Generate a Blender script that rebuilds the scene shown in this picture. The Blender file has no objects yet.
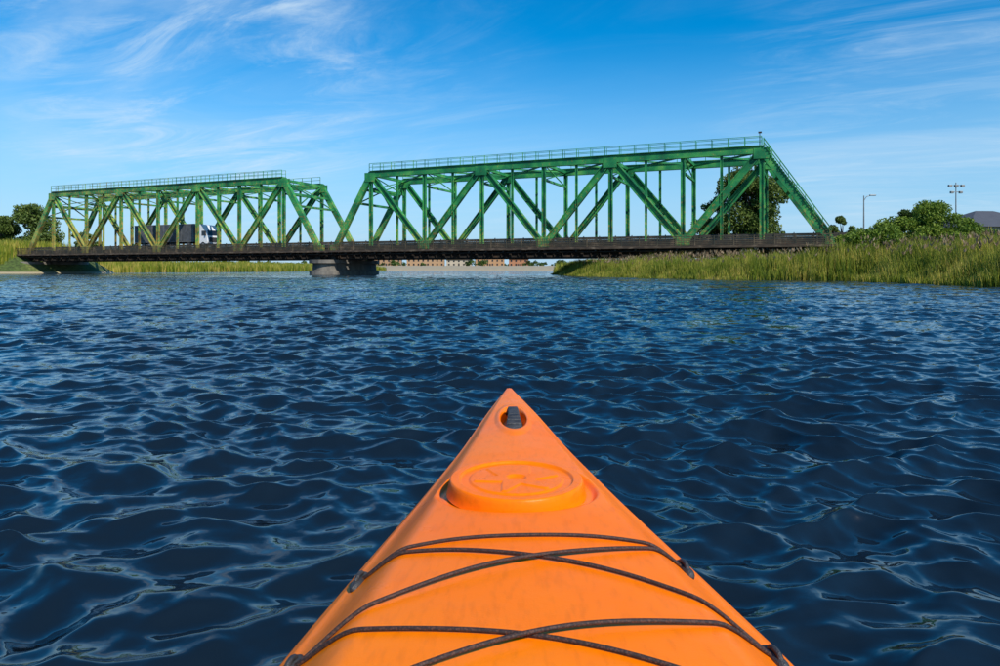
import bpy, math, random
import numpy as np
from mathutils import Vector, Matrix
random.seed(7); rng=np.random.default_rng(7)
scene=bpy.context.scene
EYE=0.8
# ---------------------------------------------------------------- helpers
def link(o,parent=None):
    scene.collection.objects.link(o)
    if parent: o.parent=parent
    return o
def empty(name,loc=(0,0,0),rz=0.0):
    e=bpy.data.objects.new(name,None); e.location=loc; e.rotation_euler=(0,0,rz); e.empty_display_size=0.3
    return link(e)
def nodes(name):
    m=bpy.data.materials.new(name); m.use_nodes=True
    nt=m.node_tree; return m,nt,nt.nodes,nt.links,nt.nodes['Principled BSDF']
def noise(n,l,scale,detail=4,coord='Object',vec=None,mult=None,dist=0.0,rough=0.5):
    t=n.new('ShaderNodeTexNoise'); t.inputs['Scale'].default_value=scale; t.inputs['Detail'].default_value=detail
    t.inputs['Distortion'].default_value=dist; t.inputs['Roughness'].default_value=rough
    if vec is None:
        tc=n.new('ShaderNodeTexCoord'); vec=tc.outputs[coord]
    if mult:
        v=n.new('ShaderNodeVectorMath'); v.operation='MULTIPLY'; v.inputs[1].default_value=mult
        l.new(vec,v.inputs[0]); vec=v.outputs[0]
    l.new(vec,t.inputs['Vector']); return t
def ramp(n,l,fac,stops):
    r=n.new('ShaderNodeValToRGB'); e=r.color_ramp.elements
    while len(e)<len(stops): e.new(0.5)
    for i,(p,c) in enumerate(stops):
        e[i].position=p; e[i].color=(c[0],c[1],c[2],1)
    l.new(fac,r.inputs[0]); return r
def simple(name,stops,scale=3,rough=0.6,metal=0,bump=0.0,bscale=20,detail=6,mult=None):
    m,nt,n,l,p=nodes(name)
    t=noise(n,l,scale,detail,mult=mult)
    r=ramp(n,l,t.outputs['Fac'],stops); l.new(r.outputs[0],p.inputs['Base Color'])
    p.inputs['Roughness'].default_value=rough; p.inputs['Metallic'].default_value=metal
    if bump>0:
        t2=noise(n,l,bscale,4); b=n.new('ShaderNodeBump'); b.inputs['Strength'].default_value=bump; b.inputs['Distance'].default_value=0.02
        l.new(t2.outputs['Fac'],b.inputs['Height']); l.new(b.outputs[0],p.inputs['Normal'])
    return m
class MB:
    def __init__(s): s.v=[]; s.f=[]
    def box(s,x0,x1,y0,y1,z0,z1):
        b=len(s.v)
        for z in(z0,z1):
            for (x,y) in((x0,y0),(x1,y0),(x1,y1),(x0,y1)): s.v.append((x,y,z))
        for f in((3,2,1,0),(4,5,6,7),(0,1,5,4),(1,2,6,5),(2,3,7,6),(3,0,4,7)): s.f.append([b+i for i in f])
    def beam(s,p,q,w,h,up=(0,1,0),w2=None,h2=None,off=(0,0)):
        p=Vector(p);q=Vector(q);d=(q-p).normalized();u=Vector(up)
        a=(u-d*u.dot(d)).normalized(); c=d.cross(a)
        w2=w if w2 is None else w2; h2=h if h2 is None else h2
        b=len(s.v)
        for (P,W,H) in((p,w,h),(q,w2,h2)):
            for (i,j) in((-1,-1),(1,-1),(1,1),(-1,1)):
                s.v.append(tuple(P+a*(i*W/2+off[0])+c*(j*H/2+off[1])))
        for f in((3,2,1,0),(4,5,6,7),(0,1,5,4),(1,2,6,5),(2,3,7,6),(3,0,4,7)): s.f.append([b+i for i in f])
    def hsec(s,p,q,w,h,t=0.09):
        s.beam(p,q,w,t,off=(0,h/2-t/2)); s.beam(p,q,w,t,off=(0,-h/2+t/2)); s.beam(p,q,0.05,h-2*t)
    def tube(s,pts,rad,n=8):
        b=len(s.v); m=len(pts)
        for i,P in enumerate(pts):
            P=Vector(P); d=(Vector(pts[min(i+1,m-1)])-Vector(pts[max(i-1,0)])).normalized()
            u=Vector((0,0,1)) if abs(d.z)<0.9 else Vector((1,0,0))
            a=(u-d*u.dot(d)).normalized(); c=d.cross(a)
            r=rad[i] if hasattr(rad,'__len__') else rad
            for k in range(n):
                t=2*math.pi*k/n; s.v.append(tuple(P+a*math.cos(t)*r+c*math.sin(t)*r))
        for i in range(m-1):
            for k in range(n):
                k2=(k+1)%n; s.f.append([b+i*n+k,b+i*n+k2,b+(i+1)*n+k2,b+(i+1)*n+k])
        s.f.append([b+k for k in range(n)][::-1]); s.f.append([b+(m-1)*n+k for k in range(n)])
    def obj(s,name,mat,parent=None,bevel=0,smooth=False):
        me=bpy.data.meshes.new(name); me.from_pydata(s.v,[],s.f); me.materials.append(mat)
        if smooth: me.shade_smooth()
        o=bpy.data.objects.new(name,me); link(o,parent)
        if bevel:
            m=o.modifiers.new('bevel','BEVEL'); m.width=bevel; m.segments=2
        return o
def tri_mesh(name,V,T,mat,parent=None,smooth=False,quad=False):
    k=4 if quad else 3
    me=bpy.data.meshes.new(name); me.vertices.add(len(V)); me.vertices.foreach_set('co',np.asarray(V,dtype=np.float32).ravel())
    n=len(T); me.loops.add(n*k); me.polygons.add(n)
    me.loops.foreach_set('vertex_index',np.asarray(T,dtype=np.int32).ravel())
    me.polygons.foreach_set('loop_start',np.arange(0,n*k,k,dtype=np.int32))
    me.polygons.foreach_set('loop_total',np.full(n,k,dtype=np.int32))
    me.update(calc_edges=True); me.materials.append(mat)
    if smooth: me.shade_smooth()
    o=bpy.data.objects.new(name,me); return link(o,parent)
def grid_quads(nr,nc):
    i=np.arange(nr-1)[:,None]; j=np.arange(nc-1)[None,:]
    a=i*nc+j; return np.stack([a,a+1,a+nc+1,a+nc],-1).reshape(-1,4)
def sstep(x,a,b):
    t=np.clip((x-a)/(b-a),0,1); return t*t*(3-2*t)

# ---------------------------------------------------------------- world + sun
SUN_AZ=math.radians(146); SUN_EL=math.radians(42)
w=bpy.data.worlds.new("World"); scene.world=w; w.use_nodes=True
nt=w.node_tree; n=nt.nodes; l=nt.links; bg=n['Background']
sky=n.new('ShaderNodeTexSky'); sky.sky_type='NISHITA'; sky.sun_disc=False
sky.sun_elevation=SUN_EL; sky.sun_rotation=SUN_AZ; sky.air_density=1.0; sky.dust_density=0.2; sky.ozone_density=3.0
hs=n.new('ShaderNodeHueSaturation'); hs.inputs['Saturation'].default_value=1.52; hs.inputs['Value'].default_value=1.55; hs.inputs['Hue'].default_value=.497
l.new(sky.outputs[0],hs.inputs['Color'])
tc=n.new('ShaderNodeTexCoord'); sep=n.new('ShaderNodeSeparateXYZ'); l.new(tc.outputs['Generated'],sep.inputs[0])
def M(op,a,b=None,c=None):
    m=n.new('ShaderNodeMath'); m.operation=op
    for i,x in enumerate((a,b,c)):
        if x is None: continue
        if isinstance(x,(int,float)): m.inputs[i].default_value=x
        else: l.new(x,m.inputs[i])
    return m.outputs[0]
def MR(x,a,b,c=0,d=1):
    m=n.new('ShaderNodeMapRange'); m.interpolation_type='SMOOTHSTEP'
    for i,v in enumerate((x,a,b,c,d)):
        if isinstance(v,(int,float)): m.inputs[i].default_value=v
        else: l.new(v,m.inputs[i])
    return m.outputs[0]
zz=M('ADD',M('MAXIMUM',sep.outputs[2],0.0),0.10)
px=M('DIVIDE',sep.outputs[0],zz); py=M('DIVIDE',sep.outputs[1],zz)
cb=n.new('ShaderNodeCombineXYZ'); l.new(M('ADD',M('MULTIPLY',px,0.8),M('MULTIPLY',py,0.3)),cb.inputs[0]); l.new(M('ADD',M('MULTIPLY',py,1.5),M('MULTIPLY',px,0.5)),cb.inputs[1])
def wn(scale,dist,detail,rough):
    t=n.new('ShaderNodeTexNoise'); t.inputs['Scale'].default_value=scale; t.inputs['Detail'].default_value=detail
    t.inputs['Distortion'].default_value=dist; t.inputs['Roughness'].default_value=rough; l.new(cb.outputs[0],t.inputs['Vector']); return t.outputs['Fac']
def mask(dx,dy,dz,a,b):
    v=Vector((dx,dy,dz)).normalized()
    d=n.new('ShaderNodeVectorMath'); d.operation='DOT_PRODUCT'; l.new(tc.outputs['Generated'],d.inputs[0]); d.inputs[1].default_value=v
    return MR(d.outputs['Value'],math.cos(math.radians(a)),math.cos(math.radians(b)))
c1=MR(wn(1.5,1.4,11,0.68),0.42,0.85); c2=MR(wn(0.5,0.9,8,0.62),0.42,0.75)
mk=M('MAXIMUM',mask(-.42,1,.29,17,2),M('MULTIPLY',mask(.62,1,.2,18,4),0.5))
mk=M('MAXIMUM',mk,M('MULTIPLY',mask(-.15,1,.16,18,5),0.3))
mk=M('MAXIMUM',mk,0.04)
cl=M('MULTIPLY',M('ADD',c1,M('MULTIPLY',c2,0.7)),mk)
cl=M('MINIMUM',M('MULTIPLY',cl,0.85),0.7)
hazef=MR(sep.outputs[2],0.32,0.0,0.0,0.85)
mixh=n.new('ShaderNodeMix'); mixh.data_type='RGBA'; l.new(hazef,mixh.inputs[0]); l.new(hs.outputs[0],mixh.inputs[6]); mixh.inputs[7].default_value=(3.0,5.7,8.7,1)
mix=n.new('ShaderNodeMix'); mix.data_type='RGBA'; l.new(cl,mix.inputs[0]); l.new(mixh.outputs[2],mix.inputs[6]); mix.inputs[7].default_value=(6.6,8.2,9.6,1)
l.new(mix.outputs[2],bg.inputs['Color']); bg.inputs['Strength'].default_value=0.1
sd=bpy.data.lights.new('sun','SUN'); sd.energy=4.9; sd.angle=math.radians(0.5); sd.color=(1,.95,.86)
so=bpy.data.objects.new('sun',sd); link(so)
sv=Vector((math.sin(SUN_AZ)*math.cos(SUN_EL),math.cos(SUN_AZ)*math.cos(SUN_EL),math.sin(SUN_EL)))
so.rotation_euler=(-sv).to_track_quat('-Z','Y').to_euler(); so.location=(20,-30,40)
scene.view_settings.view_transform='Standard'; scene.view_settings.look='None'; scene.view_settings.exposure=0
# ---------------------------------------------------------------- camera
cd=bpy.data.cameras.new('camera'); cam=bpy.data.objects.new('camera',cd); link(cam); scene.camera=cam
cd.lens=25.2; cd.sensor_width=36; cd.shift_y=-0.064; cd.clip_start=0.05; cd.clip_end=9000
cam.location=(0,0,EYE); cam.rotation_euler=(math.radians(90),0,0)

# ---------------------------------------------------------------- layout
RY=[-400,-60,0,25,31,40,46,50,56,70,93,130,200,360,500]; RX=[90,50,32,24.5,22.6,23.5,24,19.5,15,11.5,8.2,11,18,33,45]
LY=[-400,0,100,127,150,200,260,360,500]; LX=[-140,-100,-93,-88,-83,-68,-66,-57,-50]
def XR(Y): return np.interp(Y,RY,RX)+(0.7*np.sin(Y*0.7)+.5*np.sin(Y*1.9+1))*np.clip(Y/60,0,1)*.6
def XL(Y): return np.interp(Y,LY,LX)+0.8*np.sin(Y*0.31)
A=np.array([-52.0,113.0]); E=np.array([.918,-.3966]); E/=np.linalg.norm(E); N=np.array([-E[1],E[0]])
RZ=math.atan2(E[1],E[0])
def landd(X,Y):
    return np.maximum(np.maximum(X-XR(Y),XL(Y)-X),np.minimum(Y-365+6*np.sin(X*.03),60))
def so_(X,Y):
    dx=X-A[0];dy=Y-A[1]; return dx*E[0]+dy*E[1], dx*N[0]+dy*N[1]
def hz(X,Y):
    d=landd(X,Y)
    z=np.where(d<0,np.maximum(d*.35,-1.6),.02+np.minimum(d*.1,1.1))
    z=z+np.where(d>0,np.clip(d*.1,0,1)*(.22*np.sin(X*.41+1)*np.sin(Y*.37)+.12*np.sin(X*1.3)*np.sin(Y*1.1+2)),0)
    z=z+np.where(d>0,np.clip((Y-366)/60,0,1)*1.6,0)
    s,o=so_(X,Y)
    side=np.maximum(0,np.abs(o-4.5)-6.2)*.5
    e1=4.05-side-np.maximum(0,99.5-s)*.7
    e2=4.05-side-np.maximum(0,s+38.5)*.7
    return np.maximum(z,np.maximum(e1,e2))
# ---------------------------------------------------------------- ground
def spaced(lo,hi,step,out,g=1.22):
    a=list(np.arange(lo,hi+.01,step)); st=step; x=a[-1]
    while x<out: st*=g; x+=st; a.append(x)
    st=step; x=a[0]
    while x>-out: st*=g; x-=st; a.insert(0,x)
    return np.array(a)
gx=spaced(-130,110,1.2,5000); gy=spaced(-20,230,1.2,5500)
gy=np.sort(np.concatenate([gy,np.arange(350,450,6.03)]))
GX,GY=np.meshgrid(gx,gy); GZ=hz(GX,GY)
mg,nt,n,l,p=nodes('ground_grass')
t1=noise(n,l,.15,8); t2=noise(n,l,2.5,8)
r1=ramp(n,l,t1.outputs['Fac'],[(.35,(.06,.10,.02)),(.55,(.11,.15,.03)),(.7,(.2,.19,.07))])
r2=ramp(n,l,t2.outputs['Fac'],[(.3,(.35,.35,.35)),(.7,(1.1,1.1,1.1))])
mx=n.new('ShaderNodeMix'); mx.data_type='RGBA'; mx.blend_type='MULTIPLY'; mx.inputs[0].default_value=1
l.new(r1.outputs[0],mx.inputs[6]); l.new(r2.outputs[0],mx.inputs[7])
g=n.new('ShaderNodeNewGeometry'); sp=n.new('ShaderNodeSeparateXYZ'); l.new(g.outputs['Position'],sp.inputs[0])
mr=n.new('ShaderNodeMapRange'); mr.inputs[1].default_value=.05; mr.inputs[2].default_value=.5; l.new(sp.outputs[2],mr.inputs[0])
# the far bank (beyond 360 m) is a bare sandy beach
mfar=n.new('ShaderNodeMapRange'); mfar.inputs[1].default_value=350; mfar.inputs[2].default_value=362; mfar.inputs[3].default_value=1; mfar.inputs[4].default_value=.1; l.new(sp.outputs[1],mfar.inputs[0])
mm=n.new('ShaderNodeMath'); mm.operation='MULTIPLY'; l.new(mr.outputs[0],mm.inputs[0]); l.new(mfar.outputs[0],mm.inputs[1])
mx2=n.new('ShaderNodeMix'); mx2.data_type='RGBA'; l.new(mm.outputs[0],mx2.inputs[0]); mx2.inputs[6].default_value=(.36,.29,.19,1); l.new(mx.outputs[2],mx2.inputs[7])
l.new(mx2.outputs[2],p.inputs['Base Color']); p.inputs['Roughness'].default_value=.95
tri_mesh('ground',np.stack([GX,GY,GZ],-1).reshape(-1,3),grid_quads(len(gy),len(gx)),mg,quad=True,smooth=True)

# ---------------------------------------------------------------- water
GR=.0040
rr=[.15]
while rr[-1]<110: rr.append(rr[-1]*(1+GR) if rr[-1]>1.6 else rr[-1]+.0065 if rr[-1]>.6 else rr[-1]+.03)
while rr[-1]<5200: rr.append(rr[-1]*1.08)
rr=np.array(rr)
th=np.radians(np.concatenate([np.linspace(-180,-41,60,endpoint=False),np.linspace(-41,41,900),np.linspace(41,180,61)[1:]]))
R_,T_=np.meshgrid(rr,th,indexing='ij'); X=(R_*np.sin(T_)).astype(np.float32); Y=(R_*np.cos(T_)).astype(np.float32)
Zw=np.zeros_like(X); DX=np.zeros_like(X); DY=np.zeros_like(X); lost=np.zeros_like(rr)
NW=90
lam=np.exp(rng.uniform(math.log(.06),math.log(1.0),NW)); dirs=math.radians(-84)+rng.normal(0,.66,NW); ph=rng.uniform(0,6.28,NW)
wx=X+.05*np.sin(Y*3.9+1.3)+.04*np.sin(X*4.7+Y*3.6)+.2*np.sin(Y*.33+X*.2); wy=Y+.05*np.sin(X*3.8)+.035*np.sin(X*5.3-Y*4.1)+.2*np.sin(X*.41)
gust=(.9+.28*np.sin(X*.55+1.2*np.sin(Y*.35))*np.sin(Y*.42+X*.15)+.16*np.sin(X*1.7+Y*.9)*np.sin(Y*1.9-X*.6)).astype(np.float32)
S0=.047
for i in range(NW):
    k=2*math.pi/lam[i]; sl=S0*(1.25 if .11<lam[i]<.40 else .62)
    a=sl/k; fade=np.clip(lam[i]/(2.6*np.maximum(rr*GR,.0065))-.6,0,1)
    lost+=(1-fade**2)*sl*sl*.5
    if fade.max()<=0: continue
    cx,cy=math.cos(dirs[i]),math.sin(dirs[i])
    P=k*(cx*wx+cy*wy)+ph[i]; f=fade[:,None].astype(np.float32)*gust
    Zw+=f*a*np.cos(P); sn=np.sin(P)*f*a*.8; DX-=cx*sn; DY-=cy*sn
near=np.clip((R_-.2)/1.0,0,1)
Zw*=near; V=np.stack([X+DX*near,Y+DY*near,Zw],-1).reshape(-1,3)
mw,nt,n,l,p=nodes('river_water')
p.inputs['Base Color'].default_value=(.0055,.0115,.019,1); p.inputs['Roughness'].default_value=.06; p.inputs['IOR'].default_value=1.40
g=n.new('ShaderNodeNewGeometry')
def nvec(scale,mult,detail,strength,dist=0.0):
    t=noise(n,l,scale,detail,vec=g.outputs['Position'],mult=mult,dist=dist)
    s=n.new('ShaderNodeVectorMath'); s.operation='SUBTRACT'; s.inputs[1].default_value=(.5,.5,.5); l.new(t.outputs['Color'],s.inputs[0])
    m=n.new('ShaderNodeVectorMath'); m.operation='MULTIPLY'; m.inputs[1].default_value=(strength,strength,0); l.new(s.outputs[0],m.inputs[0]); return m.outputs[0]
at=n.new('ShaderNodeAttribute'); at.attribute_name='chop'
def vadd(a,b):
    v=n.new('ShaderNodeVectorMath'); v.operation='ADD'; l.new(a,v.inputs[0]); l.new(b,v.inputs[1]); return v.outputs[0]
big=vadd(nvec(1.6,(.45,1,1),2,.95,.4),nvec(.16,(.4,1,1),2,.40,.3))
big=vadd(big,nvec(5,(.6,1,1),2,.8,.0))
sc=n.new('ShaderNodeVectorMath'); sc.operation='SCALE'; l.new(big,sc.inputs[0]); l.new(at.outputs['Fac'],sc.inputs['Scale'])
fine=vadd(nvec(26,(.7,1,1),3,.30,.3),nvec(9,(.6,1,1),1,.20,.0))
tot=vadd(vadd(sc.outputs[0],fine),g.outputs['Normal'])
nm=n.new('ShaderNodeVectorMath'); nm.operation='NORMALIZE'; l.new(tot,nm.inputs[0]); l.new(nm.outputs[0],p.inputs['Normal'])
wo=tri_mesh('river_water',V,grid_quads(len(rr),len(th)),mw,quad=True,smooth=True)
ch=np.sqrt(lost/lost.max()); at_=wo.data.attributes.new('chop','FLOAT','POINT')
at_.data.foreach_set('value',np.repeat(ch,len(th)).astype(np.float32))
if wo.data.polygons[0].normal.z<0: wo.data.flip_normals()

# ---------------------------------------------------------------- kayak
ax=lambda y:0.056-.010*y
tY=np.linspace(-2.5,2.42,1200)
def tab(ys,vs,s=28):
    o=np.argsort(ys); v=np.interp(tY,np.array(ys)[o],np.array(vs)[o]); k=np.hanning(2*s+1);k/=k.sum()
    return np.convolve(np.pad(v,s,mode='reflect',reflect_type='odd'),k,'valid')
Wt=tab([2.42,2.3,2.1,1.78,1.45,1.18,.88,.5,0,-.6,-1.5,-2.5],[.012,.038,.078,.140,.212,.275,.336,.37,.37,.33,.2,.012])
ZE=tab([2.42,2.1,1.78,1.45,1.18,.88,0,-1,-2.5],[.382,.365,.34,.32,.305,.295,.27,.26,.33])
ZC=tab([2.42,2.1,1.78,1.45,1.18,.88,.5,0,-.8,-2.5],[.388,.385,.383,.378,.374,.376,.385,.38,.34,.34])
KZ=tab([2.42,2.36,2.2,1.7,-1.9,-2.5],[.33,.16,.02,-.12,-.12,.25],12)
HY,HX=1.385,ax(1.385)-.010
def deckz(x,y,detail=True):
    x=np.asarray(x,float);y=np.asarray(y,float)
    W=np.interp(y,tY,Wt);ze=np.interp(y,tY,ZE);zc=np.interp(y,tY,ZC)
    u=np.clip(np.abs(x-ax(y))/W,0,1)
    f=1-.46*u**2-.54*sstep(u,.64,.96)
    z=ze+(zc-ze)*np.clip(f,0,1)*1.0
    z=z-.006*sstep(u,.95,1)
    if detail:
        r=np.hypot(x-HX,y-HY); z=z-.013*(1-sstep(r,.148,.163))
        pu=np.abs(x-ax(y)); q=np.hypot(pu/.036,(y-1.95)/.135)
        z=z-.022*(1-sstep(q,.75,1.05))+.005*sstep(q,.9,1.1)*(1-sstep(q,1.15,1.5))
        qc=np.hypot((x-ax(y))/.215,(y+.2)/.43); z=z-.26*(1-sstep(qc,.93,1))
    return z
ny=900; ysK=np.concatenate([np.linspace(-2.5,.5,260,endpoint=False),np.linspace(.5,2.42,640)]); NU=161
uu=np.linspace(-1,1,NU); uu=np.sign(uu)*(np.abs(uu)**.9)
rows=[]
for y in ysK:
    W=np.interp(y,tY,Wt); ze=np.interp(y,tY,ZE)-.006; kz=np.interp(y,tY,KZ); c=ax(y)
    x=c+uu*W; z=deckz(x,np.full_like(x,y)); kz=min(kz,ze-.03)
    rg=list(zip(x,np.full(NU,y),z))
    prof=[(1.012,.03),(1.015,.09),(1.0,.2),(.96,.4),(.86,.62),(.6,.85),(.3,.96),(0,1)]
    for (a,t) in prof: rg.append((c+W*a,y,ze+(kz-ze)*t))
    for (a,t) in prof[-2::-1]: rg.append((c-W*a,y,ze+(kz-ze)*t))
    rows.append(rg)
RN=len(rows[0]); V=np.array(rows).reshape(-1,3)
i=np.arange(ny-1)[:,None]; j=np.arange(RN)[None,:]; j2=(j+1)%RN
F=np.stack([i*RN+j,i*RN+j2,(i+1)*RN+j2,(i+1)*RN+j],-1).reshape(-1,4)
mk_,nt,n,l,p=nodes('kayak_orange_plastic')
t=noise(n,l,2.2,5); r=ramp(n,l,t.outputs['Fac'],[(.3,(.95,.165,.0008)),(.7,(1.0,.215,.001))]); 
t2=noise(n,l,90,6,mult=(1,.25,1)); r2=ramp(n,l,t2.outputs['Fac'],[(.3,(.84,.80,.80)),(.5,(1,1,1))])
mx=n.new('ShaderNodeMix'); mx.data_type='RGBA'; mx.blend_type='MULTIPLY'; mx.inputs[0].default_value=.6
l.new(r.outputs[0],mx.inputs[6]); l.new(r2.outputs[0],mx.inputs[7]); l.new(mx.outputs[2],p.inputs['Base Color'])
t3=noise(n,l,7,4); r3=ramp(n,l,t3.outputs['Fac'],[(.3,(.26,.26,.26)),(.7,(.40,.40,.40))]); l.new(r3.outputs[0],p.inputs['Roughness'])
t4=noise(n,l,350,3); t5=noise(n,l,9,3); b=n.new('ShaderNodeBump'); b.inputs['Strength'].default_value=.15; b.inputs['Distance'].default_value=.002
l.new(t4.outputs['Fac'],b.inputs['Height']); b2=n.new('ShaderNodeBump'); b2.inputs['Strength'].default_value=.25; b2.inputs['Distance'].default_value=.012
l.new(t5.outputs['Fac'],b2.inputs['Height']); l.new(b.outputs[0],b2.inputs['Normal']); l.new(b2.outputs[0],p.inputs['Normal'])
p.inputs['Specular IOR Level'].default_value=.35; p.inputs['IOR'].default_value=1.27
kay=empty('kayak')
hull=tri_mesh('hull',V,F,mk_,kay,quad=True,smooth=True)
cap=MB(); 
for r_ in (rows[0],rows[-1]):
    b0=len(cap.v); cap.v+= [tuple(q) for q in r_]; cap.f.append(list(range(b0,b0+RN)))
cap.obj('hull_ends',mk_,kay)
# hatch lid
def deckframe(x,y):
    e=.05; z0=float(deckz(x,y,False)); sy=(float(deckz(x,y+e,False))-float(deckz(x,y-e,False)))/(2*e); return z0,sy
z0,sy=deckframe(HX,HY)
nr,nth=90,240; rad=np.linspace(0,.138,nr); tt=np.linspace(0,2*np.pi,nth)
RR,TT=np.meshgrid(rad,tt,indexing='ij'); RS=RR*.150/.138
prof=.012*(1-sstep(RS,.140,.149))-.018*sstep(RS,.1435,.150)
prof-= .005*(1-sstep(RS,.118,.123))
prof+= .003*(1-sstep(RS,.098,.103))
a=np.mod(TT+.3,2*np.pi/6)-np.pi/6
wd=.030*np.clip(1-RS/.095,0,1)+.002
arm=(1-sstep(np.abs(RS*np.sin(a)),wd,wd+.004))*sstep(RS,.018,.022)*(1-sstep(RS,.090,.095))
prof+= .0024*arm - .002*(1-sstep(RS,.014,.018))
LXx=RR*np.cos(TT); LYy=RR*np.sin(TT)
V=np.stack([HX+LXx,HY+LYy,z0-.001+sy*LYy+prof],-1).reshape(-1,3)
hl=tri_mesh('hatch_lid',V,grid_quads(nr,nth),mk_,kay,quad=True,smooth=True)
if hl.data.polygons[nth*20].normal.z<0: hl.data.flip_normals()
mrub=simple('black_rubber',[(.3,(.018,.018,.020)),(.7,(.05,.05,.052))],60,.5,bump=.3,bscale=300)
hd=MB()
for k in range(14):
    def P(q): 
        t=(q)/14; y=2.055-.215*t; return (ax(y),y,.374+.034*math.sin(math.pi*min(1,max(0,t)))**.7)
    wv=lambda t:.022+.016*(abs(t-.5)*2)**3+.012*t
    hd.beam(P(k),P(k+1.02),wv(k/14),.012,up=(1,0,0),w2=wv((k+1)/14))
hd.obj('carry_handle',mrub,kay,bevel=.003,smooth=True)
mb_=MB()
for yb in(2.06,1.845):
    z=float(deckz(ax(yb),yb)); mb_.tube([(ax(yb),yb,z-.004),(ax(yb),yb,z+.012)],[.014,.011],16)
mb_.obj('handle_bolts',mrub,kay,smooth=False)
# cords
mc,nt,n,l,p=nodes('bungee_cord')
v=n.new('ShaderNodeTexVoronoi'); v.inputs['Scale'].default_value=380; tcn=n.new('ShaderNodeTexCoord'); l.new(tcn.outputs['Object'],v.inputs['Vector'])
r=ramp(n,l,v.outputs['Distance'],[(.2,(.09,.035,.02)),(.6,(.02,.010,.008))]); l.new(r.outputs[0],p.inputs['Base Color']); p.inputs['Roughness'].default_value=.7
b=n.new('ShaderNodeBump'); b.inputs['Strength'].default_value=.6; b.inputs['Distance'].default_value=.001; l.new(v.outputs['Distance'],b.inputs['Height']); l.new(b.outputs[0],p.inputs['Normal'])
L=[(-.212,1.085),(-.252,.862),(-.285,.64)]; Rr=[(.286,1.110),(.340,.880),(.375,.66)]
cords=[(L[0],Rr[0],.018,0),(L[0],Rr[1],.045,.001),(Rr[0],L[1],.018,.006),(L[1],Rr[2],.03,.0),(Rr[1],L[2],.03,.006),(L[2],Rr[2],.0,.004)]
for ci,(p0,p1,bow,lift) in enumerate(cords):
    cu=bpy.data.curves.new('bungee','CURVE'); cu.dimensions='3D'; cu.bevel_depth=.0028; cu.bevel_resolution=3
    s=cu.splines.new('POLY'); K=60; s.points.add(K-1)
    for k in range(K):
        t=k/(K-1); x=p0[0]+(p1[0]-p0[0])*t; y=p0[1]+(p1[1]-p0[1])*t+bow*math.sin(math.pi*t)+.004*math.sin(9*t+ci)*math.sin(math.pi*t)
        z=float(deckz(x,y))+.0034+lift*math.sin(math.pi*t)**2
        s.points[k].co=(x,y,z,1)
    cu.materials.append(mc); o=bpy.data.objects.new('bungee_cord_%d'%(ci+1),cu); link(o,kay)
for idx,(x,y) in enumerate(L+Rr):
    m=MB(); sg=-1 if idx<3 else 1
    dirx=sg*-.22
    def Q(t): 
        xx=x+sg*.006+dirx*t; yy=y+t; return xx,yy,float(deckz(xx,yy))
    base=[]; 
    for k in range(9):
        t=-.026+.052*k/8; xx,yy,z=Q(t); base.append((xx,yy,z+.001))
    m.tube(base,[.004,.008,.0095,.0095,.0095,.0095,.0095,.008,.004],12)
    lp=[]
    for k in range(11):
        a=math.pi*k/10; xx,yy,z=Q(.014*math.cos(a)); lp.append((xx,yy,z+.004+.010*math.sin(a)))
    m.tube(lp,.0038,8)
    m.obj('pad_eye_%d'%(idx+1),mrub,kay,smooth=True)
m=MB(); pts=[]; 
for k in range(49):
    a=2*math.pi*k/48; y=-.2+.44*math.sin(a); x=ax(y)+.222*math.cos(a); pts.append((x,y,float(deckz(ax(y),.3,False))+.012))
m.tube(pts,.014,10); m.obj('cockpit_coaming',mrub,kay,smooth=True)

# ---------------------------------------------------------------- bridge
mt,nt,n,l,p=nodes('green_painted_steel')
t1=noise(n,l,.5,7); t2=noise(n,l,3.0,9,rough=.72)
r1=ramp(n,l,t1.outputs['Fac'],[(.3,(.008,.10,.040)),(.48,(.018,.20,.065)),(.60,(.05,.30,.075)),(.72,(.14,.40,.09))])
g=n.new('ShaderNodeTexCoord'); sp=n.new('ShaderNodeSeparateXYZ'); l.new(g.outputs['Object'],sp.inputs[0])
mr=n.new('ShaderNodeMapRange'); mr.inputs[1].default_value=45; mr.inputs[2].default_value=-20; mr.inputs[3].default_value=-.01; mr.inputs[4].default_value=.10; l.new(sp.outputs[0],mr.inputs[0])
mrz=n.new('ShaderNodeMapRange'); mrz.inputs[1].default_value=11; mrz.inputs[2].default_value=3.5; mrz.inputs[3].default_value=-.03; mrz.inputs[4].default_value=.09; l.new(sp.outputs[2],mrz.inputs[0])
ad=n.new('ShaderNodeMath'); ad.operation='ADD'; l.new(mr.outputs[0],ad.inputs[0]); l.new(mrz.outputs[0],ad.inputs[1])
ad2=n.new('ShaderNodeMath'); ad2.operation='ADD'; l.new(ad.outputs[0],ad2.inputs[0]); l.new(t2.outputs['Fac'],ad2.inputs[1])
rf=ramp(n,l,ad2.outputs[0],[(.53,(0,0,0)),(.66,(1,1,1))])
rc=ramp(n,l,t1.outputs['Fac'],[(.35,(.13,.06,.02)),(.6,(.40,.33,.07))])
mx=n.new('ShaderNodeMix'); mx.data_type='RGBA'; l.new(rf.outputs[0],mx.inputs[0]); l.new(r1.outputs[0],mx.inputs[6]); l.new(rc.outputs[0],mx.inputs[7])
l.new(mx.outputs[2],p.inputs['Base Color']); p.inputs['Roughness'].default_value=.5; p.inputs['Specular IOR Level'].default_value=.3
mrust=simple('rusty_dark_steel',[(.3,(.010,.009,.008)),(.55,(.03,.022,.017)),(.75,(.10,.055,.03))],1.3,.85,detail=9)
mrail=simple('weathered_railing',[(.35,(.03,.033,.022)),(.55,(.07,.055,.03)),(.7,(.17,.12,.07))],1.2,.8,detail=9)
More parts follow.
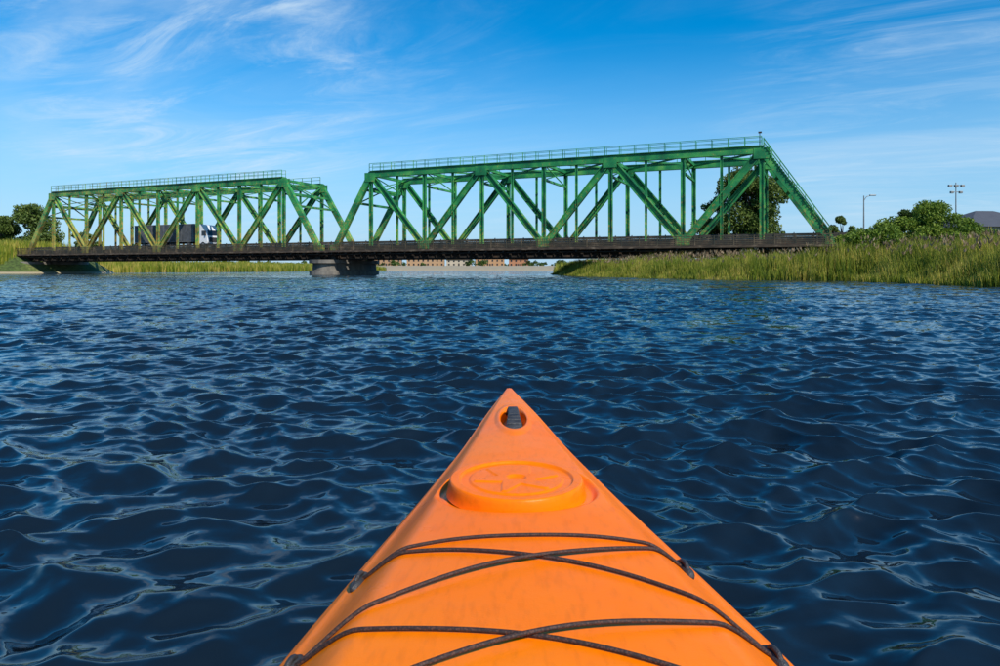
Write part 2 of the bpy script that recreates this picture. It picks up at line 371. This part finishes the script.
mconc=simple('pier_concrete',[(.3,(.06,.055,.05)),(.6,(.20,.18,.15))],.9,.9,bump=.4,bscale=6,detail=9,mult=(1,1,.4))
masph=simple('asphalt',[(.3,(.04,.04,.042)),(.7,(.065,.065,.065))],4,.9)
mwhite=simple('white_road_paint',[(.3,(.6,.6,.58)),(.7,(.8,.8,.78))],5,.7)
br=empty('truss_bridge',(A[0],A[1],0),RZ)
ZB,ZT=3.75,14.05; WD=9.0
def span(T,B,tag,pier):
    for oi,o in enumerate((0,WD)):
        m=MB(); P=lambda x,z:(x,o,z)
        mbc=MB(); mbc.beam(P(B[0]-.4,ZB),P(B[-1]+.4,ZB),.5,.6); mbc.obj('bottom_chord_%s_%d'%(tag,oi),mrust,br)
        m.beam(P(T[0]-.25,ZT),P(T[-1]+.25,ZT),.6,.82); m.beam(P(T[0],ZT+.46),P(T[-1],ZT+.46),.95,.07)
        m.beam(P(B[0],ZB),P(T[0],ZT),.56,.84); m.beam(P(B[-1],ZB),P(T[-1],ZT),.56,.84)
        nb=len(T)
        for i in range(nb):
            if i>0: m.hsec(P(T[i],ZT),P(B[i],ZB),.48,.80,.12)
            if i<nb-1: m.hsec(P(T[i],ZT),P(B[i+1],ZB),.48,.80,.12)
        allx=sorted(set(list(T)+list(B[1:-1])))
        for x in allx: m.hsec(P(x,ZB),P(x,ZT),.34,.50,.08)
        for a,b in zip(allx[:-1],allx[1:]):
            xm=(a+b)/2
            m.hsec(P(xm,ZB),P(xm,ZT),.22,.30,.05)
        for x in T:
            for q in(-.32,.32): m.box(x-.85,x+.85,o+q-.015,o+q+.015,ZT-1.0,ZT+.25)
        for x in B[1:-1]:
            for q in(-.29,.29): m.box(x-.85,x+.85,o+q-.015,o+q+.015,ZB-.2,ZB+1.0)
        for x in (B[0],B[-1]):
            m.box(x-.7,x+.7,o-.32,o+.32,ZB-.45,ZB+.5)
        m.obj('truss_%s_%d'%(tag,oi),mt,br)
        m=MB(); zt=ZT+.49; nps=int((T[-1]-T[0])/1.75)
        for k in range(nps+1):
            x=T[0]+(T[-1]-T[0])*k/nps
            m.beam((x,o-.42,zt),(x,o-.42,zt+1.0),.07,.07)
            if oi==0: m.beam((x,o+.42,zt),(x,o+.42,zt+1.0),.05,.05)
        for h in(.5,1.0):
            m.beam((T[0],o-.42,zt+h),(T[-1],o-.42,zt+h),.05,.06)
            if oi==0: m.beam((T[0],o+.42,zt+h),(T[-1],o+.42,zt+h),.05,.05)
        m.obj('top_railing_%s_%d'%(tag,oi),mt,br)
    m=MB()
    xs=sorted(set(list(T)+list(B[1:-1])))
    for x in xs:
        m.beam((x,.28,ZT),(x,WD-.28,ZT),.3,.4,up=(1,0,0))
        m.beam((x,.2,ZT-2.0),(x,WD-.2,ZT-2.0),.25,.28,up=(1,0,0))
        for (a,b) in((0,1),(1,0)):
            m.beam((x+.03*a,.2+a*(WD-.4),ZT-2),(x+.03*a,.2+b*(WD-.4),ZT-.1),.12,.12,up=(1,0,0))
    for a,b in zip(xs[:-1],xs[1:]):
        m.beam((a,.3,ZT+.05),(b,WD-.3,ZT+.05),.2,.18,up=(0,0,1)); m.beam((a,WD-.3,ZT-.15),(b,.3,ZT-.15),.2,.18,up=(0,0,1))
    for (bx,tx) in((B[0],T[0]),(B[-1],T[-1])):
        for f in(.62,.8):
            x=bx+(tx-bx)*f; z=ZB+(ZT-ZB)*f
            m.beam((x,.3,z),(x,WD-.3,z),.28,.32,up=(1,0,0))
        x1=bx+(tx-bx)*.62;z1=ZB+(ZT-ZB)*.62
        m.beam((x1,.3,z1),((x1+tx)/2,WD/2,(z1+ZT)/2),.15,.15,up=(1,0,0)); m.beam(((x1+tx)/2,WD/2,(z1+ZT)/2),(x1,WD-.3,z1),.15,.15,up=(1,0,0))
        m.beam((tx,.3,ZT-.2),((x1+tx)/2,WD/2,(z1+ZT)/2),.15,.15,up=(1,0,0)); m.beam(((x1+tx)/2,WD/2,(z1+ZT)/2),(tx,WD-.3,ZT-.2),.15,.15,up=(1,0,0))
    m.obj('lateral_bracing_'+tag,mt,br)
TR=[36.9,54.07,71.23,88.4]; BR=[30.8,45.5,62.65,79.8,95.5]
TL=[-30.2,-13.0,4.25,21.5]; BL=[-36.7,-21.6,-4.4,12.9,28.0]
span(TR,BR,'east',1); span(TL,BL,'west',1)
m=MB()
for o in(-.45,.45):
    for h in(.55,1.0):
        m.beam((88.6,o,ZT+.3+h),(95.4,o,ZB+.4+h),.05,.06)
    for k in range(9):
        t=k/8; x=88.6+6.8*t; z=ZT+.3-(ZT-ZB-.1)*t; m.beam((x,o,z),(x,o,z+1.0),.06,.06)
for k in range(34):
    t=k/33; x=88.6+6.8*t; z=ZT+.48-(ZT-ZB-.1)*t; m.box(x-.1,x+.1,-.44,.44,z-.02,z+.02)
m.obj('end_post_stairs',mt,br)
m=MB(); m.tube([(88.2,-.3,ZT+.4),(88.2,-.3,ZT+1.9)],[.05,.04],8); m.box(88.05,88.4,-.45,-.15,ZT+1.85,ZT+2.0); m.obj('inspection_lamp',mrust,br)
# deck
S0_,S1_=-38.5,100.2
m=MB()
m.box(S0_,S1_,.75,WD-.75,3.92,4.17); m.obj('road_deck',masph,br)
m=MB()
for a in np.arange(-37,99,6.0): m.box(a,a+2.2,WD/2-.06,WD/2+.06,4.172,4.178)
for o in(1.25,WD-1.25): m.box(S0_,S1_,o-.05,o+.05,4.172,4.177)
m.obj('lane_markings',mwhite,br)
m=MB()
for o in(.75,WD-.95): m.box(S0_,S1_,o,o+.2,4.17,4.32)
m.obj('kerbs',mconc,br)
m=MB()
for x in np.arange(S0_+.3,S1_,2.4):
    m.beam((x,-1.7,3.12),(x,WD+.4,3.12),.22,.36,up=(1,0,0))
    m.beam((x,-.1,2.35),(x,-1.65,3.05),.14,.16,up=(1,0,0))
for x in np.arange(S0_+.5,S1_,4.8): m.box(x-.15,x+.15,.1,WD-.1,2.3,3.3)
for o in(.35,2.6,6.2,WD-.35):
    m.box(S0_,S1_,o-.05,o+.05,2.28,3.4); m.box(S0_,S1_,o-.2,o+.2,2.2,2.27)
for x in np.arange(S0_+.4,S1_,1.2): m.box(x-.03,x+.03,.16,.29,2.28,3.2)
m.obj('floor_girders',mrust,br)
m=MB()
m.box(S0_,S1_,-1.85,-.35,3.31,3.40); m.box(S0_,S1_,-1.93,-1.86,3.18,3.46)
m.box(S0_,S1_,WD+.35,WD+1.2,3.31,3.40)
m.obj('footway',simple('footway_timber',[(.3,(.03,.022,.016)),(.55,(.08,.055,.035)),(.75,(.2,.15,.10))],1.2,.9,mult=(1,1,3),detail=9),br)
m=MB(); m.tube([(S0_,-.75,2.95),(S1_,-.75,2.95)],.17,10); m.tube([(S0_,-1.2,2.9),(S1_,-1.2,2.9)],.1,8); m.obj('utility_pipes',mrust,br)
m=MB()
for k,x in enumerate(np.arange(S0_+.2,S1_,2.1)): m.beam((x,-1.82,3.4),(x,-1.82,4.55),.12,.12)
for z in(3.6,3.8,4.0,4.2,4.47): m.beam((S0_,-1.82,z),(S1_,-1.82,z),.045,.08)
for x in np.arange(S0_+.2,S1_,.30): m.beam((x,-1.80,3.4),(x,-1.80,4.42),.03,.045)
m.obj('footway_railing',mrail,br)
m=MB()
for o in(.55,WD-.55):
    for x in np.arange(S0_+.2,S1_,2.0): m.beam((x,o,4.1),(x,o,4.85),.1,.1)
    m.box(S0_,S1_,o+.06,o+.10,4.42,4.74)
m.obj('guard_rail',simple('weathered_guard_rail',[(.3,(.02,.02,.018)),(.7,(.07,.06,.05))],1.5,.7,.2,detail=8),br)
def pier(x,hw,name,z1=2.15):
    m=MB()
    def ringpts(hw,ext,z):
        pts=[]
        for k in range(13):
            a=math.pi+math.pi*k/12; pts.append((x+hw*math.cos(a),-ext+hw*math.sin(a),z))
        for k in range(13):
            a=math.pi*k/12; pts.append((x+hw*math.cos(a),WD+ext+hw*math.sin(a),z))
        return pts
    lev=[(hw*1.12,.5,-1.6),(hw*1.1,.5,.55),(hw*.96,.3,.62),(hw*.92,.3,z1-.55),(hw*1.12,.55,z1-.5),(hw*1.12,.55,z1)]
    for (h,e,z) in lev: m.v+=ringpts(h,e,z)
    R=26
    for i in range(len(lev)-1):
        for k in range(R): m.f.append([i*R+k,i*R+(k+1)%R,(i+1)*R+(k+1)%R,(i+1)*R+k])
    m.f.append([(len(lev)-1)*R+k for k in range(R)]); m.obj(name,mconc,br)
pier(29.4,2.0,'river_pier'); 
m=MB(); 
for xx in(28.0,30.8,-36.7,95.5):
    for o in(0,WD): m.box(xx-.4,xx+.4,o-.35,o+.35,2.15,3.3)
m.obj('bearings',mrust,br)
pier(-36.9,1.6,'west_pier'); pier(95.7,1.6,'east_pier')
m=MB(); m.box(99.6,101.2,-2.2,WD+2,-.5,3.88); m.box(-40,-38.7,-2.2,WD+2,-.5,3.88)
m.obj('abutments',mconc,br)
rd=empty('road',(A[0],A[1],0),RZ)
m=MB(); m.box(101.3,700,.75,WD-.75,3.9,4.18); m.box(-700,-40.1,.75,WD-.75,3.9,4.18); m.obj('road_surface',masph,rd)
m=MB()
for a in list(np.arange(103,300,6.0))+list(np.arange(-300,-44,6.0)): m.box(a,a+2.2,WD/2-.06,WD/2+.06,4.182,4.187)
m.obj('road_markings',mwhite,rd)
m=MB()
for o in(.5,WD-.7): m.box(101.3,700,o,o+.24,3.9,4.3); m.box(-700,-40.1,o,o+.24,3.9,4.3)
m.obj('road_kerbs',mconc,rd)

# ---------------------------------------------------------------- truck
tk=A+E*4.6+N*2.9
tr=empty('semi_truck',(tk[0],tk[1],4.178),RZ)
mtar=simple('trailer_tarpaulin',[(.3,(.05,.055,.062)),(.7,(.11,.115,.125))],1.5,.6,bump=.5,bscale=3)
mcab=simple('white_truck_paint',[(.3,(.68,.69,.7)),(.7,(.8,.8,.8))],2,.3)
mgl=simple('dark_glass',[(.3,(.012,.015,.02)),(.7,(.02,.025,.03))],2,.08)
mchs=simple('truck_chassis',[(.3,(.02,.02,.02)),(.7,(.05,.045,.04))],4,.8)
mwh=simple('grey_trim',[(.3,(.22,.22,.22)),(.7,(.3,.3,.3))],4,.5,.3)
mred=simple('red_lamp',[(.3,(.4,.01,.01)),(.7,(.5,.02,.02))],4,.3)
m=MB(); m.box(-16.5,-2.9,-1.27,1.27,1.15,3.95); m.obj('trailer_body',mtar,tr,bevel=.06)
m=MB()
for x in np.arange(-16.3,-3,1.32): m.box(x-.02,x+.02,-1.285,-1.272,1.2,3.9)
m.box(-16.53,-2.87,-1.3,1.3,3.93,4.0); m.box(-16.53,-2.87,-1.3,1.3,1.08,1.16); m.obj('trailer_rails',mwh,tr)
m=MB(); m.box(-16.4,-3,-.45,.45,.8,1.07); m.box(-3.2,-.3,-.45,.45,.62,.85)
m.box(-8.5,-6.6,-1.2,-.75,.45,1.0); m.box(-12,-9,-1.22,-1.18,.5,.95); m.obj('chassis',mchs,tr)
m=MB()
vs=[(-2.45,.7),(-.1,.7),(0,1.1),(-.03,2.0),(-.28,2.95),(-.75,3.75),(-1.9,3.9),(-2.45,3.85)]
for yv in(-1.23,1.23): m.v+=[(x,yv,z) for x,z in vs]
K=len(vs); m.f.append(list(range(K))); m.f.append([K+i for i in range(K)][::-1])
for i in range(K): m.f.append([i,K+i,K+(i+1)%K,(i+1)%K])
m.obj('cab',mcab,tr,bevel=.08)
m=MB(); m.v+=[(-.01,-1.08,2.05),(-.01,1.08,2.05),(-.24,1.02,2.88),(-.24,-1.02,2.88)]; m.f.append([0,1,2,3])
for yv in(-1.242,1.242):
    b=len(m.v); m.v+=[(-1.25,yv,2.0),(-.22,yv,2.0),(-.42,yv,2.8),(-1.25,yv,2.8)]; m.f.append([b,b+1,b+2,b+3])
m.obj('windows',mgl,tr)
m=MB(); m.box(-.02,.05,-.85,.85,1.0,1.75); m.box(-.05,.1,-1.22,1.22,.4,.72)
for yv in(-1.42,1.42): m.box(-.35,-.2,yv-.09,yv+.09,2.0,2.75)
m.box(-2.4,-1.5,-1.2,-.7,.45,1.0); m.obj('grille_bumper_mirrors',mchs,tr,bevel=.02)
m=MB()
for yv in(-.95,.95): m.box(.04,.11,yv-.2,yv+.2,.78,.96)
m.obj('headlamps',mwh,tr)
m=MB()
for yv in(-.95,.95): m.box(-16.6,-16.52,yv-.2,yv+.2,.85,1.0)
m.obj('tail_lamps',mred,tr)
m=MB(); m2=MB()
for x in(-.95,-4.1,-11.6,-12.95,-14.3):
    for yv in(-1,1):
        m.tube([(x,yv*.92,.5),(x,yv*1.24,.5)],.5,24); m2.tube([(x,yv*1.2,.5),(x,yv*1.255,.5)],.27,16)
m.obj('tyres',mrub,tr); m2.obj('wheel_hubs',mwh,tr)

# ---------------------------------------------------------------- vegetation
def leafmat(name,c0,c1,c2,tr_=.25,patch=.12):
    m,nt,n,l,p=nodes(name)
    g=n.new('ShaderNodeNewGeometry'); t=noise(n,l,patch,4,vec=g.outputs['Position'])
    ad=n.new('ShaderNodeMath'); ad.operation='MULTIPLY_ADD'; l.new(g.outputs['Random Per Island'],ad.inputs[0]); ad.inputs[1].default_value=.45
    s=n.new('ShaderNodeMath'); s.operation='SUBTRACT'; l.new(t.outputs['Fac'],s.inputs[0]); s.inputs[1].default_value=.22; l.new(s.outputs[0],ad.inputs[2])
    r=ramp(n,l,ad.outputs[0],[(.2,c0),(.5,c1),(.8,c2)])
    l.new(r.outputs[0],p.inputs['Base Color']); p.inputs['Roughness'].default_value=.6; p.inputs['Specular IOR Level'].default_value=.25
    tl=n.new('ShaderNodeBsdfTranslucent'); l.new(r.outputs[0],tl.inputs[0]); ms=n.new('ShaderNodeMixShader'); ms.inputs[0].default_value=tr_
    out=n['Material Output']; l.new(p.outputs[0],ms.inputs[1]); l.new(tl.outputs[0],ms.inputs[2]); l.new(ms.outputs[0],out.inputs[0]); return m
mreed=leafmat('reed_blades',(.07,.12,.010),(.22,.27,.022),(.55,.43,.10),.3,.35)
mgrass=leafmat('grass_blades',(.09,.13,.012),(.22,.26,.025),(.46,.38,.09),.3,.2)
mplume=leafmat('reed_plumes',(.14,.09,.05),(.26,.18,.10),(.42,.32,.2),.2)
def blades(name,X,Y,H,W,mat,lean=.25):
    k=len(X); Z=hz(X,Y)-.05; Z=np.maximum(Z,-.35)
    a=rng.uniform(0,2*np.pi,k); la=rng.uniform(0,2*np.pi,k); ln=H*np.abs(rng.normal(0,lean,k))
    dx,dy=np.cos(a)*W/2,np.sin(a)*W/2; bx,by=np.cos(la)*ln,np.sin(la)*ln
    v=np.zeros((k,5,3))
    v[:,0]=np.stack([X-dx,Y-dy,Z],-1); v[:,1]=np.stack([X+dx,Y+dy,Z],-1)
    mx_,my_=X+bx*.3,Y+by*.3
    v[:,2]=np.stack([mx_-dx*.9,my_-dy*.9,Z+H*.6],-1); v[:,3]=np.stack([mx_+dx*.9,my_+dy*.9,Z+H*.6],-1)
    v[:,4]=np.stack([X+bx,Y+by,Z+H],-1)
    base=(np.arange(k)*5)[:,None,None]; T=np.array([[0,1,2],[1,3,2],[2,3,4]])[None]+base
    return tri_mesh(name,v.reshape(-1,3),T.reshape(-1,3),mat)
k=80000; Y=27+rng.random(k)**1.2*85; d=rng.random(k)**1.2*8-.9; X=XR(Y)+d
cl=.5+.5*np.sin(X*.9+2*np.sin(Y*.5))*np.sin(Y*.63+X*.3); cl2=.5+.5*np.sin(X*2.3+Y*.7)*np.sin(Y*1.7-X*.8)
H=np.where(Y<50,2.15,1.5)*(.36+.55*cl+.28*cl2+.3*rng.random(k))*np.clip(.5+d*.35,.4,1.0)
blades('reeds',X,Y,H,rng.uniform(.02,.055,k),mreed,.17)
k=1300; Y=28+rng.random(k)**1.2*60; d=1+rng.random(k)*6; X=XR(Y)+d; Zp=hz(X,Y)+np.where(Y<50,2.0,1.45)*rng.uniform(.75,1.2,k)
cs=np.stack([X,Y,Zp],-1)
v=np.zeros((k*3,4,3)); 
for q in range(3):
    a=rng.uniform(0,2*np.pi,k); dx=np.stack([np.cos(a)*.045,np.sin(a)*.045,np.zeros(k)],-1); tip=np.stack([rng.normal(0,.08,k),rng.normal(0,.08,k),rng.uniform(.2,.34,k)],-1)
    v[q*k:(q+1)*k,0]=cs; v[q*k:(q+1)*k,1]=cs+dx+tip*.4; v[q*k:(q+1)*k,2]=cs+tip; v[q*k:(q+1)*k,3]=cs-dx+tip*.4
tri_mesh('reed_plumes',v.reshape(-1,3),np.arange(k*12).reshape(-1,4),mplume,quad=True)
k=26000; Y=112+rng.random(k)*230; d=rng.random(k)*9-.5; blades('reeds',XR(Y)+d,Y,rng.uniform(1.0,2.2,k),rng.uniform(.08,.16,k),mreed,.12)
k=45000; Y=120+rng.random(k)**1.3*230; d=rng.random(k)*12-.5; blades('reeds',XL(Y)-d,Y,rng.uniform(1.1,2.5,k),rng.uniform(.08,.2,k),mreed,.12)
k=80000; Y=25+rng.random(k)*100; d=5+rng.random(k)**1.4*45; X=XR(Y)+d; s,o=so_(X,Y); ok=~((s>95)&(o>.3)&(o<WD-.3)); X,Y=X[ok],Y[ok]
cl=.5+.5*np.sin(X*.6+2*np.sin(Y*.4))*np.sin(Y*.5+X*.3)
blades('grass',X,Y,rng.uniform(.3,.8,len(X))*(.6+cl),rng.uniform(.025,.07,len(X)),mgrass,.25)
k=25000; Y=95+rng.random(k)*80; X=XL(Y)-3-rng.random(k)*45; s,o=so_(X,Y); ok=~((s<-36)&(o>.3)&(o<WD-.3)); X,Y=X[ok],Y[ok]
blades('grass',X,Y,rng.uniform(.3,.9,len(X)),rng.uniform(.08,.16,len(X)),mgrass,.25)

mbark=simple('bark',[(.3,(.05,.04,.03)),(.7,(.13,.10,.075))],5,.95,mult=(1,1,.2))
def crown(centers,radii,nl,size):
    c=np.array(centers); r=np.array(radii); idx=rng.choice(len(c),nl,p=r**2/np.sum(r**2))
    v=rng.normal(size=(nl,3)); v/=np.linalg.norm(v,axis=1)[:,None]; rad=rng.random(nl)**.45
    P=c[idx]+v*(r[idx]*rad)[:,None]*np.array([1,1,.75]); a=rng.normal(size=(nl,3)); a/=np.linalg.norm(a,axis=1)[:,None]
    b=np.cross(a,rng.normal(size=(nl,3))); b/=np.linalg.norm(b,axis=1)[:,None]
    s=size*rng.uniform(.6,1.4,nl)[:,None]
    Q=np.stack([P-a*s,P-b*s*.5,P+a*s,P+b*s*.5],1)
    return Q.reshape(-1,3),np.arange(nl*4).reshape(-1,4)
def tree(name,x,y,height,cr,cz0,mat,nl=9000,size=.22,ncl=26,rz=None,squash=1.0):
    z=float(hz(np.array(x),np.array(y)))-.1; t=empty(name,(x,y,z)); m=MB()
    tr0=height*.022+.06
    top=height*.8; m.tube([(0,0,0),(.15,.1,top*.35),(-.1,.15,top*.7),(0,0,top)],[tr0*1.3,tr0,tr0*.6,tr0*.2],9)
    cs=[];rs=[]; ch=(height-cz0)/2; mid=(height+cz0)/2
    for k in range(ncl):
        th=random.uniform(0,6.28); f=random.random()**.5; ph_=random.uniform(-1,1)
        rr_=cr*math.sqrt(max(0,1-ph_**2))*f*.86
        c=(rr_*math.cos(th),rr_*math.sin(th),mid+ch*ph_*.84); cs.append(c); rs.append(cr*random.uniform(.2,.42))
        if k%2==0:
            zb=min(c[2]*.7,top*.9)*random.uniform(.7,1)
            m.tube([(0,0,zb),(c[0]*.5,c[1]*.5,(zb+c[2])/2+.1),c],[tr0*.45,tr0*.25,tr0*.08],6)
    m.obj('trunk_and_limbs',mbark,t,smooth=True)
    V,F=crown(cs,rs,nl,size); tri_mesh('foliage',V,F,mat,t,quad=True); return t
mw1=leafmat('willow_leaves',(.04,.075,.012),(.09,.14,.025),(.17,.22,.045),.2,.5)
mw2=leafmat('dark_leaves',(.02,.045,.008),(.045,.085,.014),(.09,.14,.02),.15,.5)
mw3=leafmat('bush_leaves',(.05,.10,.01),(.13,.21,.02),(.25,.32,.04),.25,.5)
tree('willow_tree',36.5,101,14.4,5.8,2.0,mw1,26000,.22,50)
tree('willow_tree',32.5,104,10.5,3.6,2.0,mw1,9000,.2,26)
tree('birch_tree',64.0,131,10.0,2.6,2.5,mw1,7000,.2,22)
tree('oak_tree',64.7,110,10.0,2.6,3,mw2,10000,.18,24)
tree('oak_tree',-106,159,14.6,5.8,1.0,mw1,20000,.28,44)
tree('birch_tree',-114,160,12.2,4.2,1.0,mw1,10000,.28,26)
tree('birch_tree',-120,166,13.6,4.4,1,mw2,10000,.3,26)
tree('willow_tree',-100,168,9.0,4.0,.6,mw1,9000,.28,24)
def shrub(x,y,h,r): tree('shrub',x,y,h,r,.1,mw3,11000,.10,28)
shrub(35.4,57.5,5.6,2.4); shrub(38.4,58.0,4.0,2.1); shrub(32.6,57,4.3,2.3); shrub(29.8,55.5,3.3,2.1); shrub(43.0,66,2.6,2.2); shrub(40.5,54,2.4,1.9); shrub(27.3,54.5,2.6,1.6); shrub(36.5,54,3.0,2.0)
cs=[];rs=[]
for k in range(520):
    x=random.uniform(-420,520); y=random.uniform(440,640)+abs(x)*.1
    if -110<x/ y*500<20 and random.random()<.55: continue
    h=random.uniform(2,5.5)
    for q in range(3): cs.append((x+random.uniform(-3,3),y,2+h*random.uniform(.35,.9))); rs.append(h*random.uniform(.3,.55))
V,F=crown(cs,rs,46000,.75); tri_mesh('distant_trees',V,F,mw2,quad=True)

# ---------------------------------------------------------------- buildings
def wallmat(nm,c): return simple(nm,[(.3,tuple(v*.85 for v in c)),(.7,c)],.6,.9,detail=8)
def house(name,x,y,w_,d_,h,c,floors,roofc,roof='flat',ry=0.0,rh=2.0):
    z=float(hz(np.array(x),np.array(y)))-.2; e=empty(name,(x,y,z),ry); m=MB(); m.box(-w_/2,w_/2,-d_/2,d_/2,0,h); m.obj('walls',wallmat(name+'_wall',c),e)
    rm=simple(name+'_roof',[(.3,tuple(v*.8 for v in roofc)),(.7,roofc)],1,.8); m=MB()
    if roof=='flat':
        m.box(-w_/2-.2,w_/2+.2,-d_/2-.2,d_/2+.2,h+.003,h+.4)
    else:
        o=.7; rl=max(.5,w_/2-d_/2) if roof=='hip' else w_/2+o
        m.v+=[(-w_/2-o,-d_/2-o,h),(w_/2+o,-d_/2-o,h),(w_/2+o,d_/2+o,h),(-w_/2-o,d_/2+o,h),(-rl,0,h+rh),(rl,0,h+rh)]
        m.f+=[[0,1,5,4],[2,3,4,5],[1,2,5],[3,0,4],[3,2,1,0]]
    m.obj('roof',rm,e)
    m=MB(); nw=max(2,int(w_/3.2)); fh=h/floors
    for f in range(floors):
        for k in range(nw):
            cx=-w_/2+(k+.5)*w_/nw; m.box(cx-.6,cx+.6,-d_/2-.03,-d_/2+.05,fh*f+fh*.32,fh*f+fh*.8)
        for sx in(-1,1):
            for k in range(max(1,int(d_/4))):
                cy=-d_/2+(k+.5)*d_/max(1,int(d_/4)); m.box(sx*w_/2-.03,sx*w_/2+.03,cy-.6,cy+.6,fh*f+fh*.32,fh*f+fh*.8)
    m.obj('windows',mgl,e)
    m=MB(); m.box(-.6,.6,-d_/2-.05,-d_/2+.04,.15,2.3); m.obj('door',mchs,e)
house('pavilion_building',77.5,112,15,12,6.4,(.3,.3,.3),1,(.07,.075,.09),'hip',.1,2.9)
bs=[(-84,520,22,5.6,(.36,.22,.12),2),(-56,530,28,6.0,(.42,.26,.14),2),(-30,515,18,5.0,(.45,.38,.28),2),(-8,540,22,6.0,(.42,.24,.12),2),(14,520,14,5.8,(.40,.18,.09),2),(-114,540,28,6.0,(.4,.33,.25),2)]
for (x,y,w_,h,c,f) in bs: house('brick_building',x,y,w_,11,h,c,f,(.14,.09,.07),'gable' if h<5.9 else 'flat',random.uniform(-.1,.1),1.0)
house('brick_house',-172,330,16,10,5,(.4,.2,.12),2,(.2,.08,.05),'gable',.1,2)

# ---------------------------------------------------------------- lamps
mpole=simple('lamp_pole_steel',[(.3,(.16,.17,.17)),(.7,(.26,.27,.27))],3,.5,.4)
def lamp(x,y,top,double):
    z=float(hz(np.array(x),np.array(y)))-.1; e=empty('street_lamp',(x,y,z)); H=top-z; m=MB()
    m.tube([(0,0,0),(0,0,.5),(0,0,H)],[.14,.11,.06],10)
    if double:
        m.beam((-.9,0,H-.4),(.9,0,H-.4),.08,.08)
        m.beam((-.7,0,H-1.3),(.7,0,H-1.3),.08,.08)
    else: m.tube([(0,0,H-.6),(.35,0,H-.1),(.95,0,H+.05)],[.05,.045,.04],8)
    m.obj('pole',mpole,e); m=MB()
    if double:
        for xx in(-.85,0,.85): m.box(xx-.22,xx+.22,-.25,.1,H-.62,H-.3)
        for xx in(-.6,.6): m.box(xx-.2,xx+.2,-.25,.1,H-1.5,H-1.2)
    else: m.box(.7,1.45,-.14,.14,H-.02,H+.12)
    m.obj('lamp_head',mpole,e,bevel=.03)
lamp(44.7,86,9.8,False); lamp(62.2,95.5,12.6,True)
